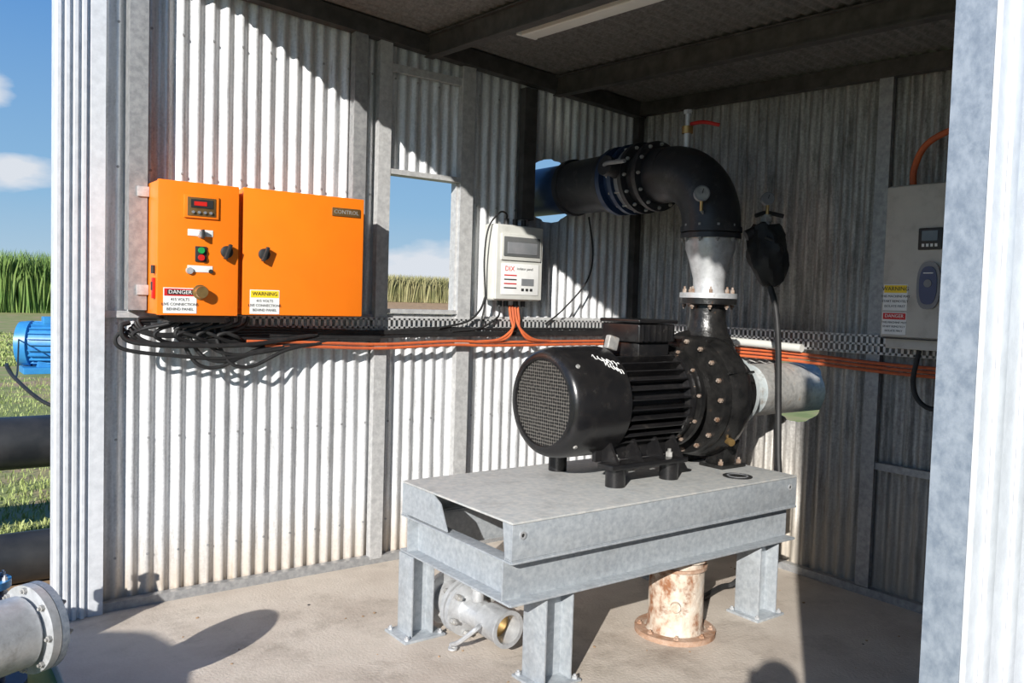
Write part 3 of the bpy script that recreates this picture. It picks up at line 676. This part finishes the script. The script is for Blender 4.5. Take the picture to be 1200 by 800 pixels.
B.add(vs,[[0,i+1,(i+1)%40+1] for i in range(40)],'dirt'); B.done()

# ---------------------------------------------------------------- vegetation
def blades(name,n,region,h,w,k,z0=-.06,back=None,lean=.25):
    B=Bd(name); vs=[];fs=[]
    for i in range(n):
        x,y=region(); hh=h*(.75+.35*random.random()); a=random.random()*math.pi; ww=w*(.6+.8*random.random())
        lx=(random.random()-.5)*2*lean*hh; ly=(random.random()-.5)*2*lean*hh; o=len(vs)
        c,s_=math.cos(a)*ww,math.sin(a)*ww
        vs+=[(x-c,y-s_,z0),(x+c,y+s_,z0),(x+c*.8+lx*.4,y+s_*.8+ly*.4,z0+hh*.65),(x-c*.8+lx*.4,y-s_*.8+ly*.4,z0+hh*.65),(x+lx,y+ly,z0+hh)]
        fs+=[[o,o+1,o+2,o+3],[o+3,o+2,o+4]]
    B.add(vs,fs,k)
    if back: B.b2(*back,k)
    return B.done(fix=False)
blades('sugar_cane_field',14000,lambda:(random.uniform(-14,22),60+random.random()**2*6),3.7,.07,'cane',back=(-14,22,61,75,-.06,2.9))
B=Bd('dirt_bank'); B.prism([(30,104,-.06),(30,109,.90),(30,140,.90),(30,145,-.06)],(80,0,0),'dirt'); B.done()
blades('sugar_cane_field',12000,lambda:(random.uniform(42,90),109.5+random.random()**2*6),3.9,.11,'cane2',z0=.93,back=(42,90,110.5,125,.93,4.0))
B=Bd('pond'); B.add([(10,35,-.03),(130,35,-.03),(130,103.5,-.03),(10,103.5,-.03)],[[0,1,2,3]],'water'); B.done()
def reg():
    y=6.3+11*random.random()**1.5; return (random.uniform(-.02*y-.3,.16*y+.1),y)
blades('grass_tufts',7000,reg,.05,.005,'blade',lean=.7)
def reg2():
    y=20+14*random.random()**1.3; return (random.uniform(.04*y,.17*y),y)
blades('grass_tufts',5000,reg2,.08,.015,'blade',lean=.7)

# ---------------------------------------------------------------- photographer (behind the viewpoint, shadow falls on the slab)
def skinfig(name,pts,edges,k,sub=2):
    me=bpy.data.meshes.new(name); me.from_pydata([p[0] for p in pts],edges,[]); ob=bpy.data.objects.new(name,me)
    bpy.context.scene.collection.objects.link(ob); me.materials.append(M[k])
    md=ob.modifiers.new('skin','SKIN'); 
    for i,p in enumerate(pts):
        v=me.skin_vertices[0].data[i]; v.radius=(p[1],p[1] if len(p)<3 else p[2]); v.use_root=(i==0)
    sb=ob.modifiers.new('sub','SUBSURF'); sb.levels=sub; sb.render_levels=sub
    md.use_smooth_shade=True
    return ob
person=bpy.data.objects.new('photographer',None); bpy.context.scene.collection.objects.link(person)
f=V((.60,.80,0)); r_=V((.80,-.60,0)); base=V((-.17,-.23,-.06))
def W(a,b,c): return tuple(base+r_*a+f*b+V((0,0,c)))
parts=[]
parts.append(skinfig('torso_and_arms',[(W(0,0,1.0),.14,.11),(W(0,0,1.15),.13,.10),(W(0,.01,1.32),.16,.11),(W(0,0,1.46),.12,.08),(W(0,.02,1.53),.055),
  (W(.19,0,1.46),.065),(W(.27,.10,1.25),.048),(W(.10,.20,1.52),.034),(W(-.19,0,1.46),.065),(W(-.27,.10,1.25),.048),(W(-.10,.20,1.52),.034)],
  [(0,1),(1,2),(2,3),(3,4),(3,5),(5,6),(6,7),(3,8),(8,9),(9,10)],'shirt'))
parts.append(skinfig('legs',[(W(0,0,.98),.13,.11),(W(.10,0,.88),.095),(W(.12,.02,.50),.062),(W(.13,-.02,.12),.042),(W(.14,.14,.05),.035),(W(-.10,0,.88),.095),(W(-.12,.02,.50),.062),(W(-.13,-.02,.12),.042),(W(-.14,.14,.05),.035)],
  [(0,1),(1,2),(2,3),(3,4),(0,5),(5,6),(6,7),(7,8)],'trous'))
B=Bd('head'); B.sphere(W(0,.04,1.68),.095,'skin',.85,1.0,1.22,24); B.sphere(W(0,.02,1.72),.10,'hair',.9,1.0,1.0,24); B.cyl(W(0,.02,1.5),W(0,.03,1.62),.05,'skin',20)
B.sphere(W(0,.14,1.67),.015,'skin'); 
for s_ in (-1,1): B.sphere(W(s_*.085,.03,1.67),.025,'skin',.6,.6,1); B.sphere(W(s_*.032,.125,1.695),.012,'lw')
for s_ in (-1,1):
    B.sphere(W(s_*.09,.205,1.56),.04,'skin',.8,.8,1.1)
    for i in range(4): B.tube([W(s_*.085,.20,1.575+.018*(i-1.5)),W(s_*.075,.235,1.58+.018*(i-1.5)),W(s_*.05,.235,1.585+.018*(i-1.5))],.0085,'skin',8)
    B.tube([W(s_*.09,.19,1.54),W(s_*.06,.19,1.53),W(s_*.04,.20,1.54)],.010,'skin',8)
parts.append(B.done())
B=Bd('camera_body'); R=Matrix((r_,f,V((0,0,1)))).transposed(); B.box(W(0,.185,1.655),(.14,.05,.09),'lk',.01,R); parts.append(B.done())
for p in parts: p.parent=person

# ---------------------------------------------------------------- light, sky, camera
sd=V((.742,.539,-.386)).normalized()
sl=bpy.data.lights.new('sun','SUN'); sl.energy=6.9; sl.angle=math.radians(.55); sl.color=(1,.965,.91)
so=bpy.data.objects.new('sun',sl); so.rotation_euler=sd.to_track_quat('-Z','Y').to_euler(); so.location=(-10,-8,8); bpy.context.scene.collection.objects.link(so)
w=bpy.data.worlds.new('sky'); bpy.context.scene.world=w; w.use_nodes=True; nt=w.node_tree; L=nt.links.new
bg=nt.nodes['Background']; tc=nt.nodes.new('ShaderNodeTexCoord'); sp=nt.nodes.new('ShaderNodeSeparateXYZ'); L(tc.outputs['Generated'],sp.inputs[0])
r=nt.nodes.new('ShaderNodeValToRGB'); cr=r.color_ramp
cr.elements[0].position=0; cr.elements[0].color=(.66,.86,1.0,1); cr.elements[1].position=1; cr.elements[1].color=(.04,.13,.42,1)
e=cr.elements.new(.10); e.color=(.38,.68,1.0,1); e=cr.elements.new(.34); e.color=(.12,.38,.90,1)
L(sp.outputs['Z'],r.inputs[0])
mp=nt.nodes.new('ShaderNodeMapping'); mp.inputs['Scale'].default_value=(1,1,2.6); L(tc.outputs['Generated'],mp.inputs[0])
n=nt.nodes.new('ShaderNodeTexNoise'); n.inputs['Scale'].default_value=9; n.inputs['Detail'].default_value=7; L(mp.outputs[0],n.inputs['Vector'])
def blob(c,rad,sz):
    vm=nt.nodes.new('ShaderNodeVectorMath'); vm.operation='SUBTRACT'; L(tc.outputs['Generated'],vm.inputs[0]); vm.inputs[1].default_value=c
    vs_=nt.nodes.new('ShaderNodeVectorMath'); vs_.operation='MULTIPLY'; L(vm.outputs[0],vs_.inputs[0]); vs_.inputs[1].default_value=(1,1,sz)
    ln=nt.nodes.new('ShaderNodeVectorMath'); ln.operation='LENGTH'; L(vs_.outputs[0],ln.inputs[0])
    mr=nt.nodes.new('ShaderNodeMapRange'); mr.inputs[1].default_value=0; mr.inputs[2].default_value=rad; mr.inputs[3].default_value=.62; mr.inputs[4].default_value=0; L(ln.outputs['Value'],mr.inputs[0]); return mr.outputs[0]
b1=blob((.095,.988,.113),.10,2.6); b2=blob((.07,.97,.195),.06,2); b3=blob((.50,.86,.03),.25,3.5)
mxx=nt.nodes.new('ShaderNodeMath'); mxx.operation='MAXIMUM'; L(b1,mxx.inputs[0]); L(b2,mxx.inputs[1])
mx3=nt.nodes.new('ShaderNodeMath'); mx3.operation='MAXIMUM'; L(mxx.outputs[0],mx3.inputs[0]); L(b3,mx3.inputs[1])
ad=nt.nodes.new('ShaderNodeMath'); ad.operation='ADD'; L(mx3.outputs[0],ad.inputs[0]); L(n.outputs['Fac'],ad.inputs[1])
cl=nt.nodes.new('ShaderNodeMapRange'); cl.inputs[1].default_value=.78; cl.inputs[2].default_value=.98; L(ad.outputs[0],cl.inputs[0])
mi=nt.nodes.new('ShaderNodeMix'); mi.data_type='RGBA'; L(cl.outputs[0],mi.inputs[0]); L(r.outputs[0],mi.inputs[6]); mi.inputs[7].default_value=(1.0,1.06,1.15,1)
L(mi.outputs[2],bg.inputs['Color']); bg.inputs['Strength'].default_value=.72

d1=V((1317,16,-978)).normalized(); d2=V((-727,65,-978)); d2=(d2-d1*d2.dot(d1)).normalized(); up=d1.cross(d2)
R=Matrix((d1,d2,up))
R=R@Matrix.Rotation(.006,3,'Z')
cam=bpy.data.cameras.new('camera'); co=bpy.data.objects.new('camera',cam); bpy.context.scene.collection.objects.link(co)
co.matrix_world=Matrix.Translation((0,0,1.6))@R.to_4x4()
cam.lens=978/1200*36; cam.sensor_width=36; cam.clip_start=.05; cam.clip_end=2000
bpy.context.scene.camera=co
bpy.context.scene.view_settings.view_transform='Standard'
